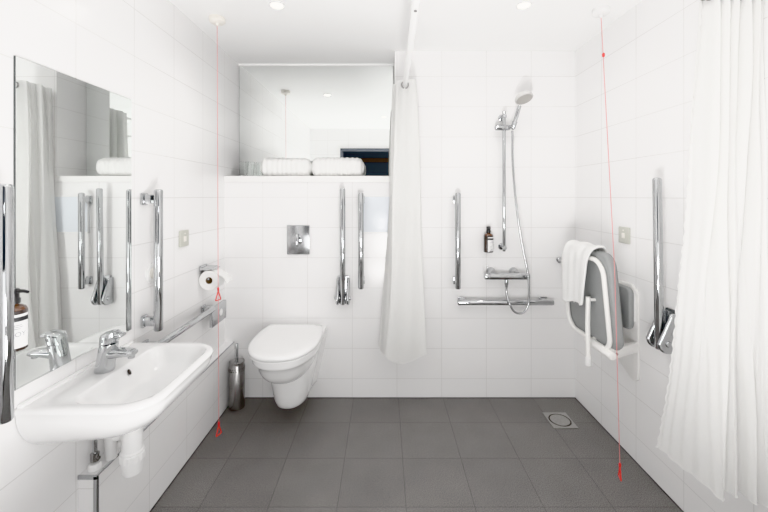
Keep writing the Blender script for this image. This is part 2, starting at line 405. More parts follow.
# ================================================================== BASIN
ZR = 0.738
CY = 1.312
BX1 = -0.682
def basin_out(ins, z, insb=0.0, rf=0.105, rb=0.006):
    """outline: back edge on the wall, large front corners"""
    x0, x1 = XL + 0.002 + insb, BX1 - ins * 1.1
    y0, y1 = CY - 0.250 + ins, CY + 0.250 - ins
    out = []
    for cx, cy, r, a0 in ((x1, y1, rf, 0), (x0, y1, rb, 90), (x0, y0, rb, 180), (x1, y0, rf, 270)):
        sx = 1 if a0 in (0, 270) else -1; sy = 1 if a0 in (0, 90) else -1
        for k in range(11):
            a = math.radians(a0 + 9 * k); out.append(Vector((cx - sx * r + r * math.cos(a), cy - sy * r + r * math.sin(a), z)))
    return out
def basin_in(d, z, rf=0.088, dback=0.0):
    x0, x1 = XL + 0.125 + d * 0.7 + dback, BX1 - 0.024 - d
    y0, y1 = CY - 0.215 + d, CY + 0.215 - d
    out = []
    rb = 0.05
    for cx, cy, r, a0 in ((x1, y1, rf, 0), (x0, y1, rb, 90), (x0, y0, rb, 180), (x1, y0, rf, 270)):
        sx = 1 if a0 in (0, 270) else -1; sy = 1 if a0 in (0, 90) else -1
        for k in range(11):
            a = math.radians(a0 + 9 * k); out.append(Vector((cx - sx * r + r * math.cos(a), cy - sy * r + r * math.sin(a), z)))
    return out
t = thing('wash_basin', 'white ceramic wash basin with rounded front corners under the left mirror', 'basin', (XL, CY, 0.575))
def under(ins, z, rf, rb):
    r = basin_out(ins, z, 0.0, rf, rb); dz = max(0.0, (0.722 - z) / 0.14)
    for p in r: p.z += dz * 0.034 * (p.x - XL) / 0.36          # the underside rises towards the front
    return r
rg = [under(0.19, 0.566, 0.04, 0.01), under(0.15, 0.569, 0.06, 0.01)]
for k in range(0, 11):
    a = PI / 2 * (1 - k / 10)
    rg.append(under(0.004 + 0.122 * (1 - math.cos(a)), 0.716 - 0.142 * math.sin(a) ** 1.1, 0.104 - 0.03 * (1 - math.cos(a)), 0.006))
rg += [basin_out(0.001, 0.722), basin_out(0.0, 0.728), basin_out(0.003, 0.7345), basin_out(0.010, ZR), basin_out(0.018, ZR + 0.0005, 0.004)]
rg += [basin_in(-0.004, ZR), basin_in(0.0, ZR - 0.002), basin_in(0.007, ZR - 0.011), basin_in(0.018, ZR - 0.028), basin_in(0.034, ZR - 0.052, 0.07), basin_in(0.052, ZR - 0.068, 0.045), basin_in(0.068, ZR - 0.077, 0.03), basin_in(0.080, ZR - 0.081, 0.025), basin_in(0.088, ZR - 0.082, 0.02)]
obj('bowl', MB().loft(rg), M['ceramic'], t, smooth=60)
obj('upstand', MB().box((XL + 0.001, CY - 0.240, ZR - 0.006), (XL + 0.02, CY + 0.240, ZR + 0.008), 0.005, 3), M['ceramic'], t)
ov = MB().lathe([(0.0085, 0), (0.0085, 0.002), (0.0, 0.0022)], n=20)
ov.xf(Matrix.Translation((XL + 0.1405, CY + 0.035, ZR - 0.026)) @ Matrix.Rotation(math.radians(62), 4, 'Y') @ Matrix.Diagonal((1.25, 0.8, 1, 1)))
obj('overflow_hole', ov, M['hole'], t)

# tap
TPX, TPY = -0.985, 1.305
t = thing('mixer_tap', 'chrome single-lever mixer tap on the basin ledge', 'tap', (TPX, TPY, ZR))
tb = MB()
rings = []
for z, rx, ry, ox in ((0.0, .0300, .0300, 0), (0.004, .031, .031, 0), (0.03, .0295, .0295, .004), (0.065, .029, .029, .010), (0.088, .029, .029, .014), (0.096, .028, .028, .0155)):
    rings.append([Vector((TPX + ox + rx * math.cos(2 * PI * k / 28), TPY + ry * math.sin(2 * PI * k / 28), ZR + z)) for k in range(28)])
obj('body', tb.loft(rings), M['chrome'], t, smooth=50)
sp_ = MB()
rings = []
for i in range(9):
    s = i / 8; x = TPX + 0.012 + 0.094 * s; zc = ZR + 0.060 + 0.012 * s - 0.010 * s * s; hw = 0.026 - 0.004 * s; hh = 0.019 - 0.009 * s
    if i == 8: hw *= 0.85; hh *= 0.7
    rings.append([Vector((x, TPY + hw * math.copysign(abs(math.cos(2 * PI * k / 20)) ** .75, math.cos(2 * PI * k / 20)), zc + hh * math.copysign(abs(math.sin(2 * PI * k / 20)) ** .75, math.sin(2 * PI * k / 20)))) for k in range(20)])
sp = obj('spout', sp_.loft(rings), M['chrome'], t, smooth=50)
obj('aerator', MB().lathe([(0.010, 0), (0.011, 0.002), (0.011, 0.012)], (TPX + 0.094, TPY, ZR + 0.044), 20), M['chrome_soft'], sp)
lv = MB(); rings = []
for z, r, ox in ((0.0985, .028, 0.0155), (0.100, .030, 0.016), (0.125, .0305, 0.020), (0.133, .0285, 0.0215), (0.1375, .020, 0.0225), (0.139, .004, 0.023)):
    rings.append([Vector((TPX + ox + r * math.cos(2 * PI * k / 28), TPY + r * math.sin(2 * PI * k / 28), ZR + z + 0.16 * r * math.cos(2 * PI * k / 28))) for k in range(28)])
lv.loft(rings)
rings = []
for i in range(8):
    s = i / 7; x = TPX + 0.026 + 0.042 * s; zc = ZR + 0.122 + 0.004 * s; hw = 0.025 - 0.008 * s; hh = 0.014 - 0.0075 * s
    if i == 7: hw *= .7; hh *= .6
    rings.append([Vector((x, TPY + hw * math.cos(2 * PI * k / 16), zc + hh * math.sin(2 * PI * k / 16))) for k in range(16)])
lv.loft(rings)
obj('lever', lv, M['chrome'], t, smooth=50)

# bottle trap
QX, QY = -0.892, 1.312
t = thing('bottle_trap', 'white plastic bottle trap hanging under the wash basin', 'trap', (QX, QY, 0.36))
obj('cup', MB().lathe([(0.025, 0.372), (0.0295, 0.376), (0.0335, 0.415), (0.0335, 0.425)], (QX, QY, 0)), M['plastic'], t)
nut = MB(); prof = []
for k in range(64):
    a = 2 * PI * k / 64; r = 0.0400 if (k // 2) % 2 else 0.0380; prof.append((r, a))
nut.loft([[Vector((QX + (r - d) * math.cos(a), QY + (r - d) * math.sin(a), z)) for r, a in prof] for z, d in ((0.422, 0.003), (0.424, 0), (0.446, 0), (0.449, 0.004))])
obj('collar', nut, M['plastic'], t)
obj('barrel', MB().lathe([(0.0365, 0.446), (0.0365, 0.454), (0.0325, 0.458), (0.032, 0.515), (0.030, 0.522), (0.030, 0.53), (0.033, 0.532), (0.033, 0.556), (0.026, 0.558), (0.026, 0.572)], (QX, QY, 0)), M['plastic'], t)
obj('outlet_pipe', MB().tube([(QX - 0.03, QY + 0.01, 0.50), (QX - 0.09, QY + 0.035, 0.50), (QX - 0.12, QY + 0.052, 0.49), (QX - 0.125, QY + 0.062, 0.46), (QX - 0.125, QY + 0.068, BZ + 0.002)], 0.019).lathe([(0.024, -0.012), (0.025, 0), (0.024, 0.012)], (QX - 0.06, QY + 0.02, 0.50), mtx=Matrix.Rotation(PI / 2, 4, 'Y')), M['plastic'], t)
# supply pipes
def supply(x, y, label):
    t = thing('supply_pipe', label, 'pipe', (x, y, BZ), 'supply pipes under the basin')
    obj('pipe', MB().tube([(x, y, BZ + 0.003), (x, y, BZ + 0.10), (x + 0.012, y - 0.005, 0.53), (x + 0.03, y - 0.01, 0.574)], 0.0075, 12), M['chrome_soft'], t)
    obj('valve', MB().lathe([(0.012, 0.028), (0.0145, 0.03), (0.0145, 0.056), (0.011, 0.058)], (x, y, BZ), 16).tube([(x, y, BZ + 0.043), (x + 0.02, y - 0.006, BZ + 0.043)], 0.006, 10), M['steel'], t)
    obj('collar', MB().lathe([(0.021, 0.0015), (0.021, 0.016), (0.017, 0.022), (0.009, 0.024)], (x, y, BZ), 20), M['plastic'], t)
    return t
supply(-1.036, 1.326, 'front chrome water pipe with white collar rising behind the bottle trap')
supply(-1.042, 1.436, 'rear chrome water pipe half hidden behind the trap outlet')

# ================================================================== GRAB RAILS  (local: wall plane y=0, rail stands off to -y, rail runs along z, middle at 0)
GD = 0.068
def make_grab_rail():
    t = thing('grab_rail', '', 'grab rail')
    obj('tube', MB().tube([(0, -GD, -0.305), (0, -GD, 0.305)], 0.0185, 24, rounded=True), M['chrome'], t, local=True)
    for s in (-1, 1):
        b = obj('bracket', MB().box((-0.014, -GD, s * 0.27 - 0.02), (0.014, -0.008, s * 0.27 + 0.02), 0.004), M['chrome'], t, local=True)
        obj('flange', MB().box((-0.020, -0.012, s * 0.27 - 0.026), (0.020, -0.0006, s * 0.27 + 0.026), 0.003), M['chrome_soft'], b, local=True)
    return t
gr = make_grab_rail()
used = [False]
def place_rail(loc, rot, label, group):
    o = dup(gr) if used[0] else gr
    used[0] = True
    o.location = loc; o.rotation_euler = rot; o['label'] = label; o['group'] = group
    return o
LEFT = (0, 0, PI / 2); RIGHT = (0, 0, -PI / 2)
place_rail((XL, 0.975, 1.071), LEFT, 'vertical chrome grab rail left of the basin mirror, nearest of all', 'chrome grab rails on the walls')
place_rail((XL, 1.640, 1.069), LEFT, 'vertical chrome grab rail on left wall just right of the basin mirror', 'chrome grab rails on the walls')
place_rail((-0.150, YB, 1.060), (0, 0, 0), 'vertical chrome grab rail beside the pale blue panel, near the toilet', 'chrome grab rails on the walls')
place_rail((0.482, YB, 1.060), (0, 0, 0), 'vertical chrome grab rail in the shower, left of the amber bottle', 'chrome grab rails on the walls')
place_rail((0.792, YB, 0.659), (0, PI / 2, 0), 'horizontal chrome grab rail low under the shower valve', 'chrome grab rails on the walls')
# the one by the toilet, on the left wall, has its own big end plate
RY0, RY1, RZ, RX = 1.60, 2.17, 0.690, -1.004
t = thing('grab_rail', 'horizontal chrome grab rail on left wall below the toilet roll', 'grab rail', (XL, 1.9, RZ), 'chrome grab rails on the walls')
obj('tube', MB().tube([(RX, RY0, RZ), (RX, RY1, RZ)], 0.0165, 24, rounded=True), M['chrome'], t)
for y in (RY0 + 0.04, RY1 + 0.01):
    b = obj('bracket', MB().box((XL + 0.008, y - 0.02, RZ - 0.014), (RX, y + 0.02, RZ + 0.014), 0.004), M['chrome'], t)
    obj('flange', MB().box((XL + 0.0006, y - 0.026, RZ - 0.02), (XL + 0.012, y + 0.026, RZ + 0.02), 0.003), M['chrome_soft'], b)
obj('end_plate', MB().box((RX - 0.010, RY1 - 0.024, 0.587), (RX + 0.010, RY1 + 0.165, 0.700), 0.004), M['chrome_soft'], t)
ep = t.children[-1]
pl = MB().lathe([(0.020, 0), (0.020, 0.003), (0.0, 0.0035)], mtx=Matrix.Rotation(PI / 2, 4, 'Y'), c=(RX + 0.009, RY1 + 0.085, 0.645))
obj('disc', pl, M['plastic'], ep)  # white disc stands in for the toilet roll's reflection in the plate

# ------------------------------------------------------------------ drop-down rails (local: wall plane y=0, hinge at origin, folded up)
def teardrop(w, h0, h1, n=14):
    out = [(w * math.cos(math.radians(a)), h0 * math.sin(math.radians(a))) for a in [180 + 180 * k / n for k in range(n + 1)]]
    out += [(w * 0.55 * math.cos(math.radians(a)) + 0.006, h1 - 0.02 + 0.02 * math.sin(math.radians(a))) for a in [180 * k / n for k in range(n + 1)]]
    return out
def make_drop_rail():
    t = thing('hinged_support_rail', '', 'support rail')
    obj('backplate', MB().prism([(x * 1.0, z) for x, z in rrect(-0.042, 0.042, -0.095, 0.095, 0.02)], 'y', -0.008, -0.0006, 0.002), M['chrome_soft'], t, local=True)
    for s in (-1, 1):
        w = 0.032
        # cheek outline in (y,z), thick along x
        poly = []
        for k in range(13):
            a = math.radians(180 + 90 * k / 12); poly.append((-0.05 + 0.045 * math.cos(a), -0.045 + 0.045 * math.sin(a)))
        poly += [(-0.006, -0.09), (-0.006, 0.085)]
        for k in range(9):
            a = math.radians(90 * k / 8); poly.append((-0.03 + 0.018 * math.cos(a + PI / 2) , 0.072 + 0.018 * math.sin(a + PI / 2)) if False else (-0.026 - 0.018 * math.sin(a), 0.067 + 0.018 * math.cos(a)))
        obj('cheek', MB().prism(poly, 'x', s * 0.034 - 0.0095, s * 0.034 + 0.0095, 0.0085), M['chrome_soft'], t, local=True, smooth=50)
    obj('hinge_pin', MB().tube([(-0.047, -0.055, -0.045), (0.047, -0.055, -0.045)], 0.013, 20, rounded=True), M['chrome_soft'], t, local=True)
    obj('tube', MB().tube([(0, -0.062, -0.075), (0, -0.066, 0.30), (0, -0.072, 0.668)], 0.018, 24, rounded=True), M['chrome'], t, local=True)
    return t
dr = make_drop_rail()
dr.location = (-0.270, YB, 0.727); dr['label'] = 'hinged chrome support rail folded up on the back wall beside the toilet'; dr['group'] = 'hinged support rails'
d2 = dup(dr); d2.location = (XR, 1.640, 0.757); d2.rotation_euler = RIGHT
d2['label'] = 'hinged chrome support rail folded up on the right wall beside the curtain'; d2['group'] = 'hinged support rails'

# ================================================================== TOILET ROLL, PLATES
t = thing('toilet_roll_holder', 'chrome toilet roll holder with hooded arm on the left wall', 'roll holder', (XL, 2.18, 0.89))
RLY, RLZ, RLX = 2.17, 0.867, -1.005
obj('mount', MB().box((XL + 0.0006, 2.135, 0.915), (XL + 0.012, 2.215, 0.948), 0.003), M['chrome_soft'], t)
obj('cover', MB().prism([(XL + 0.01, 0.926), (-1.0, 0.932), (-0.985, 0.926), (-0.985, 0.929), (-1.0, 0.936), (XL + 0.01, 0.940)], 'y', 2.125, 2.225), M['chrome'], t)
obj('spindle', MB().tube([(XL + 0.006, 2.235, 0.925), (RLX, 2.238, 0.90), (RLX, 2.238, RLZ + 0.013), (RLX, 2.225, RLZ + 0.0105), (RLX, 2.118, RLZ + 0.0105)], 0.006, 10), M['chrome'], t)
t = thing('toilet_roll', 'white toilet paper roll hanging on the left wall with a loose sheet', 'toilet roll', (RLX, RLY, RLZ - 0.057))
rl = MB(); ro, ri = 0.057, 0.020; n = 40
rings = []
for r, y in ((ri, 2.125), (ro - 0.002, 2.123), (ro, 2.125), (ro, 2.219), (ro - 0.002, 2.221), (ri, 2.219), (ri, 2.125)):
    rings.append([Vector((RLX + r * math.cos(2 * PI * k / n), y, RLZ + r * math.sin(2 * PI * k / n))) for k in range(n)])
obj('paper', rl.loft(rings, False, False), M['paper'], t)
obj('core', MB().loft([[Vector((RLX + r * math.cos(2 * PI * k / n), y, RLZ + r * math.sin(2 * PI * k / n))) for k in range(n)] for r, y in ((ri - 0.002, 2.124), (ri - 0.0005, 2.124), (ri - 0.0005, 2.22), (ri - 0.002, 2.22), (ri - 0.002, 2.124))], False, False), M['card'], t)
def sheet(u, v):
    a = math.radians(95 - 60 * min(u / 0.4, 1)); r = ro + 0.0015
    x = RLX + r * math.cos(a); z = RLZ + r * math.sin(a)
    if u > 0.4:
        s = (u - 0.4) / 0.6; x += 0.055 * s; z += -0.006 * s - 0.042 * s * s + 0.006 * math.sin(v * 3)
    return Vector((x, 2.128 + 0.088 * v, z))
obj('loose_sheet', MB().grid(sheet, 14, 6), M['paper'], t)

def switch(loc, rot, label):
    t = thing('wall_plate', label, 'switch plate', (0, 0, 0), 'reset plates')
    obj('plate', MB().box((-0.043, -0.011, -0.043), (0.043, -0.0006, 0.043), 0.004), M['beige'], t, local=True)
    obj('button', MB().box((-0.012, -0.014, -0.016), (0.012, -0.0105, 0.012), 0.002), M['cream'], t, local=True)
    obj('indicator', MB().lathe([(0.004, 0), (0.004, 0.002), (0, 0.003)], (0.0, -0.011, 0.026), 12, Matrix.Rotation(PI / 2, 4, 'X')), M['cream'], t, local=True)
    t.location = loc; t.rotation_euler = rot
    return t
switch((XL, 1.965, 1.128), LEFT, 'small square pale switch plate on the left wall above the toilet roll')
switch((XR, 1.965, 1.145), RIGHT, 'small square pale switch plate on the right wall above the folded seat')

t = thing('wall_disc', 'round white disc on left wall half hidden behind the vertical rail', 'disc', (XL, 1.70, 1.0))
t.location = (XL, 1.70, 1.0)
obj('rim', MB().lathe([(0.046, 0), (0.046, 0.006), (0.040, 0.010), (0.034, 0.010), (0.033, 0.007), (0.0, 0.007)], (XL + 0.0006, 1.70, 1.0), 32, Matrix.Rotation(PI / 2, 4, 'Y')), M['plastic'], t)
obj('button', MB().lathe([(0.026, 0), (0.025, 0.006), (0.018, 0.010), (0.0, 0.011)], (XL + 0.006, 1.70, 1.0), 28, Matrix.Rotation(PI / 2, 4, 'Y')), M['cream'], t)

# pale blue panel
t = thing('wall_panel', 'pale blue glossy sheet on the back wall beside the shower curtain', 'panel', (-0.03, YB, 1.105))
obj('sheet', MB().box((-0.148, YB - 0.006, 1.105), (0.088, YB - 0.0006, 1.356), 0.002), M['pane'], t)
fr = MB()
for a, b in (((-0.148, 1.105), (0.088, 1.113)), ((-0.148, 1.348), (0.088, 1.356)), ((-0.148, 1.105), (-0.140, 1.356)), ((0.080, 1.105), (0.088, 1.356))):
    fr.box((a[0], YB - 0.0075, a[1]), (b[0], YB - 0.0055, b[1]), 0.0007, 1)
obj('border', fr, M['plastic'], t)

# ================================================================== SHOWER
SX = 0.786
t = thing('shower_riser', 'slim chrome shower riser rail with sliding holder on the back wall', 'shower rail', (SX, YB, 0.99))
RYY = YB - 0.058
obj('rail', MB().tube([(SX, RYY, 0.995), (SX, RYY, 1.905)], 0.0105, 18, rounded=True), M['chrome'], t)
for z in (1.875, 1.015):
    obj('wall_bracket', MB().lathe([(0.022, 0), (0.022, 0.006), (0.013, 0.010), (0.013, 0.060), (0.016, 0.066), (0.012, 0.072)], (SX, YB - 0.0006, z), 24, Matrix.Rotation(PI / 2, 4, 'X')), M['chrome'], t)
sl = obj('slider', MB().tube([(SX - 0.052, RYY - 0.004, 1.800), (SX + 0.03, RYY - 0.004, 1.800)], 0.0185, 20, rounded=True), M['chrome'], t)
obj('cradle', MB().tube([(SX + 0.028, RYY - 0.006, 1.800), (SX + 0.050, RYY - 0.03, 1.806)], 0.012, 14, rounded=True).tube([(SX + 0.045, RYY - 0.035, 1.788), (SX + 0.056, RYY - 0.045, 1.832)], [0.014, 0.016], 18), M['chrome_soft'], sl)

h0 = Vector((SX + 0.044, RYY - 0.038, 1.785)); h1 = Vector((0.860, RYY - 0.085, 1.935))
t = thing('hand_shower', 'round pale hand shower on a chrome handle, resting in the riser holder', 'shower head', h0)
hd = (h1 - h0).normalized()
obj('handle', MB().tube([h0, h0.lerp(h1, 0.15), h0.lerp(h1, 0.5), h0.lerp(h1, 0.9)], [0.0095, 0.011, 0.0125, 0.0125], 16, rounded=True), M['chrome'], t)
# head disc: faces down and towards the room
nrm = Vector((0.16, -0.40, -0.90)).normalized()
q = nrm.to_track_quat('Z', 'Y').to_matrix().to_4x4()
hc = Vector((0.880, RYY - 0.095, 1.968))
obj('head', MB().lathe([(0.010, -0.032), (0.026, -0.030), (0.048, -0.020), (0.056, -0.008), (0.0565, 0.004), (0.054, 0.008), (0.049, 0.009)], hc, 40, q), M['lightgrey'], t)
hdd = t.children[-1]
obj('spray_face', MB().lathe([(0.0485, 0.008), (0.0485, 0.0105), (0.03, 0.012), (0.0, 0.0125)], hc, 40, q), M['showerface'], hdd)

# mixer valve
VZ = 0.828; VY = YB - 0.062
t = thing('shower_valve', 'chrome bar shower mixer valve on the back wall above the low rail', 'shower valve', (0.83, YB, VZ))
obj('bar', MB().tube([(0.690, VY, VZ), (0.914, VY, VZ)], 0.0235, 28, rounded=False), M['chrome'], t)
for x0, x1, s in ((0.665, 0.688, 1), (0.916, 0.940, -1)):
    k = obj('control_knob', MB().tube([(x0, VY, VZ), (x1, VY, VZ)], [0.0225, 0.0225], 20, rounded=True), M['chrome'], t)
    if s == 1: obj('lever', MB().tube([(0.676, VY, VZ + 0.015), (0.674, VY - 0.006, VZ + 0.072)], [0.005, 0.004], 10, rounded=True), M['chrome_soft'], k)
for x in (0.716, 0.866):
    obj('inlet', MB().lathe([(0.030, 0), (0.030, 0.004), (0.022, 0.016), (0.019, 0.022), (0.019, 0.055)], (x, YB - 0.0006, VZ + 0.018), 28, Matrix.Rotation(PI / 2, 4, 'X') @ Matrix.Rotation(0.0, 4, 'Z')), M['chrome'], t)
obj('outlet', MB().lathe([(0.011, -0.055), (0.0125, -0.052), (0.0125, -0.03), (0.011, -0.02)], (0.800, VY, VZ), 18), M['chrome_soft'], t)

# hose: from the valve outlet, round a loop and up to the hand shower
def catmull(P, n=10):
    P = [Vector(p) for p in P]; Q = [P[0] * 2 - P[1]] + P + [P[-1] * 2 - P[-2]]; out = []
    for i in range(1, len(Q) - 2):
        for k in range(n):
            t_ = k / n; a, b, c, d = Q[i - 1], Q[i], Q[i + 1], Q[i + 2]
            out.append(0.5 * ((2 * b) + (c - a) * t_ + (2 * a - 5 * b + 4 * c - d) * t_ ** 2 + (3 * b - a - 3 * c + d) * t_ ** 3))
    return out + [P[-1]]
hy = YB - 0.088
hp = catmull([(0.800, VY, VZ - 0.058), (0.800, VY - 0.002, VZ - 0.11), (0.808, hy - 0.008, VZ - 0.165), (0.832, hy - 0.014, 0.615), (0.866, hy - 0.018, 0.600), (0.902, hy - 0.018, 0.612), (0.926, hy - 0.018, 0.66), (0.930, hy - 0.020, 0.74), (0.922, hy - 0.020, 0.86), (0.889, hy - 0.012, 1.04), (0.862, hy - 0.008, 1.22), (0.842, hy - 0.006, 1.40), (0.829, hy - 0.006, 1.60), (0.829, hy - 0.006, 1.72), tuple(h0 - hd * 0.012)], 12)
t = thing('shower_hose', 'flexible chrome hose looping from the shower valve up to the hand shower', 'hose', (0.800, VY, VZ))
rr = [0.0066 + (0.0006 if i % 2 else 0) for i in range(len(hp))]
obj('hose', MB().tube(hp, rr, 10), M['chrome_soft'], t)
obj('end_nut', MB().lathe([(0.009, -0.066), (0.010, -0.064), (0.010, -0.046)], (0.800, VY, VZ - 0.004), 12), M['chrome'], t)

# robe hook
t = thing('robe_hook', 'small chrome double hook on the back wall beside the folded seat', 'hook', (1.165, YB, 0.925))
obj('mount', MB().lathe([(0.020, 0), (0.020, 0.006), (0.012, 0.012), (0.010, 0.03)], (1.175, YB - 0.0006, 0.925), 24, Matrix.Rotation(PI / 2, 4, 'X')), M['chrome'], t)
obj('hook', MB().tube([(1.140, YB - 0.042, 0.938), (1.145, YB - 0.038, 0.925), (1.175, YB - 0.033, 0.922), (1.205, YB - 0.038, 0.925), (1.210, YB - 0.042, 0.938)], 0.008, 12, rounded=True), M['chrome'], t)

# floor drain
t = thing('floor_drain', 'square steel floor drain with round cover in the far right corner', 'drain', (1.06, 2.23, 0))
dp = MB(); n = 40
sq = []
for k in range(n):
    a = 2 * PI * k / n; c, s = math.cos(a), math.sin(a); m_ = max(abs(c), abs(s)); sq.append((0.072 * c / m_, 0.078 * s / m_))
circ = [(0.064 * math.cos(2 * PI * k / n), 0.064 * math.sin(2 * PI * k / n)) for k in range(n)]
dp.loft([[Vector((1.06 + x, 2.23 + y, z)) for x, y in p] for p, z in ((sq, 0.0004), (sq, 0.003), (circ, 0.003), (circ, 0.0004))], False, False)
obj('frame', dp, M['steelgrate'], t, smooth=0)
obj('gap', MB().lathe([(0.0638, 0.0004), (0.0638, 0.0010), (0.0, 0.0011)], (1.06, 2.23, 0), 40), M['hole'], t)
obj('cover', MB().lathe([(0.054, 0.0012), (0.056, 0.003), (0.055, 0.0045), (0.03, 0.006), (0.0, 0.0065)], (1.06, 2.23, 0), 40), M['steelgrate'], t)

# ================================================================== SOAP BOTTLES (local: wall at y=0 behind, bottle axis at y=-0.04, foot at z=0)
def text_mesh(body, size, name):
    cu = bpy.data.curves.new(name, 'FONT'); cu.body = body; cu.size = size; cu.align_x = 'CENTER'; cu.align_y = 'CENTER'
    o = bpy.data.objects.new(name, cu); COL.objects.link(o)
    dg = bpy.context.evaluated_depsgraph_get(); me = o.evaluated_get(dg).to_mesh()
    mb = MB().add([v.co.copy() for v in me.vertices], [list(p.vertices) for p in me.polygons])
    o.evaluated_get(dg).to_mesh_clear(); bpy.data.objects.remove(o); bpy.data.curves.remove(cu)
    return mb
def make_bottle(a0, a1):
    t = thing('soap_dispenser', '', 'soap bottle')
    R = 0.031
    obj('bottle', MB().lathe([(0.028, 0), (R, 0.003), (R, 0.108), (R - 0.001, 0.112)], (0, -0.036, 0), 36), M['amber'], t, local=True)
    obj('shoulder', MB().lathe([(R - 0.001, 0.112), (R - 0.004, 0.119), (R - 0.012, 0.124), (0.012, 0.126), (0.012, 0.132)], (0, -0.036, 0), 36), M['ambertop'], t, local=True)
    p = obj('pump', MB().lathe([(0.0155, 0.129), (0.016, 0.131), (0.016, 0.142), (0.0135, 0.145), (0.0135, 0.158), (0.0145, 0.159), (0.0145, 0.167), (0.012, 0.170)], (0, -0.036, 0), 24), M['black'], t, local=True)
    obj('nozzle', MB().tube([(0, -0.036, 0.1635), (0.0, -0.066, 0.1640), (0.0, -0.078, 0.161)], [0.006, 0.0048, 0.004], 10, rounded=True), M['black'], p, local=True)
    # wrapped label on the front
    def cyl(a, z, r=R + 0.0004): return Vector((r * math.sin(a), -0.036 - r * math.cos(a), z))
    lb = obj('label', MB().grid(lambda u, v: cyl(math.radians(a0 + (a1 - a0) * u), 0.010 + 0.092 * v), 24, 2), M['label'], t, local=True)
    mid = math.radians((a0 + a1) / 2)
    def wrap(mb, cz, ca):
        ca = ca + mid - 0.1
        for v in mb.v:
            a = ca + v.x / R; z = cz + v.y; v.x, v.y, v.z = cyl(a, z, R + 0.0008)
        return mb
    obj('label_band', MB().grid(lambda u, v: cyl(math.radians(a0 + (a1 - a0) * u), 0.083 + 0.012 * v, R + 0.0007), 24, 1), M['ink'], lb, local=True)
    pr = MB()
    for k, wd in enumerate((0.030, 0.036, 0.024)):
        pr.add(*(lambda g: (g.v, g.f))(wrap(MB().grid(lambda u, v, wd=wd: Vector(((u - 0.5) * wd, (v - 0.5) * 0.0016, 0)), 8, 1), 0.073 - k * 0.005, 0.15)))
    for k, wd in enumerate((0.016, 0.016, 0.016)):
        pr.add(*(lambda g: (g.v, g.f))(wrap(MB().grid(lambda u, v, wd=wd: Vector(((u - 0.5) * wd, (v - 0.5) * 0.0014, 0)), 6, 1), 0.022 - k * 0.0035, -0.2)))
    for body, sz, cz, ca in (('V', 0.014, 0.038, -0.35), ('OY', 0.018, 0.047, 0.55)):
        g = wrap(text_mesh(body, sz, 'ink'), cz, ca); pr.add(g.v, g.f)
    obj('lettering', pr, M['inkgrey'], lb, local=True)
    wbk = MB().box((-0.012, -0.008, 0.02), (0.012, -0.0006, 0.10), 0.002)
    obj('wall_clip', wbk.box((-0.008, -0.012, 0.03), (0.008, -0.003, 0.09), 0.001), M['black'], t, local=True)
    return t
b1 = make_bottle(-22, 100)
b1.location = (0.690, YB, 0.982); b1.rotation_euler = (0, 0, 0)
b1['label'] = 'amber pump bottle with white label mounted on the shower wall'; b1['group'] = 'wall-mounted soap bottles'
b2 = make_bottle(-112, 28); b2.location = (XL, 1.029, 0.925); b2.rotation_euler = LEFT
b2['label'] = 'amber pump bottle with white label beside the basin mirror, behind the near rail'; b2['group'] = 'wall-mounted soap bottles'

# ================================================================== FOLDING SHOWER SEAT (right wall)
t = thing('folding_shower_seat', 'grey and white folding shower seat, folded up on right wall', 'shower seat', (XR, 1.95, 0.42))
obj('wall_plate', MB().prism([(2.02, 0.47), (2.02, 0.90), (1.90, 0.90), (1.853, 0.86), (1.853, 0.43), (1.875, 0.415), (1.90, 0.415)], 'x', XR - 0.012, XR - 0.0006, 0.003), M['whitetube'], t)
obj('back_pad', MB().prism(rrect(1.855, 2.03, 0.675, 0.890, 0.035), 'x', XR - 0.052, XR - 0.024, 0.01), M['greypad'], t, smooth=50)
obj('pad_bracket', MB().prism([(2.02, 0.68), (2.02, 0.87), (1.885, 0.87), (1.862, 0.83), (1.862, 0.72), (1.885, 0.70)], 'x', XR - 0.025, XR - 0.011, 0.003), M['plastic'], t)
for y0, y1 in ((1.758, 1.848), (1.905, 1.975)):
    a = obj('hinge_arm', MB().prism([(1.086, y0), (XR - 0.0115, y1), (XR - 0.0115, y1 + 0.026), (1.086, y0 + 0.026)], 'z', 0.572, 0.620, 0.004), M['whitetube'], t)
    obj('bolt', MB().lathe([(0.007, 0), (0.007, 0.003), (0, 0.004)], (1.112, y0 + 0.0115, 0.597), 12, Matrix.Rotation(PI / 2, 4, 'X')), M['steel'], a)
obj('hinge_bar', MB().tube([(1.078, 1.748, 0.597), (1.078, 1.955, 0.597)], 0.0205, 20, rounded=True), M['whitetube'], t)
TILT = math.radians(5.5)
PVX, PVZ = 1.118, 0.605
def tiltm(): return Matrix.Translation((PVX, 0, PVZ)) @ Matrix.Rotation(-TILT, 4, 'Y')
SY0, SY1, SH = 1.735, 2.185, 0.475
ps = MB().prism(rrect(SY0, SY1, 0.0, SH, 0.07, 8), 'x', -0.022, 0.020, 0.012).xf(tiltm())
obj('seat_panel', ps, M['greypad'], t, smooth=50)
lp = [(-0.034, y, z) for y, z in rrect(SY0 + 0.03, SY1 - 0.025, 0.0, SH - 0.035, 0.075, 8)]
fr = MB().tube(lp, 0.0115, 14, closed=True).xf(tiltm())
obj('seat_frame', fr, M['whitetube'], t)
LGX, LGY = 1.034, 1.885
lg = obj('support_leg', MB().tube([(LGX + 0.006, LGY, 0.84), (LGX + 0.004, LGY, 0.70), (LGX + 0.004, LGY - 0.005, 0.52)], 0.0115, 16), M['whitetube'], t)
obj('pivot', MB().tube([(LGX, LGY, 0.825), (1.10, LGY, 0.825)], 0.008, 12), M['whitetube'], lg)
obj('foot', MB().lathe([(0.014, -0.03), (0.016, -0.026), (0.015, 0.012), (0.012, 0.014)], (LGX + 0.004, LGY - 0.005, 0.522), 20), M['plastic'], lg)

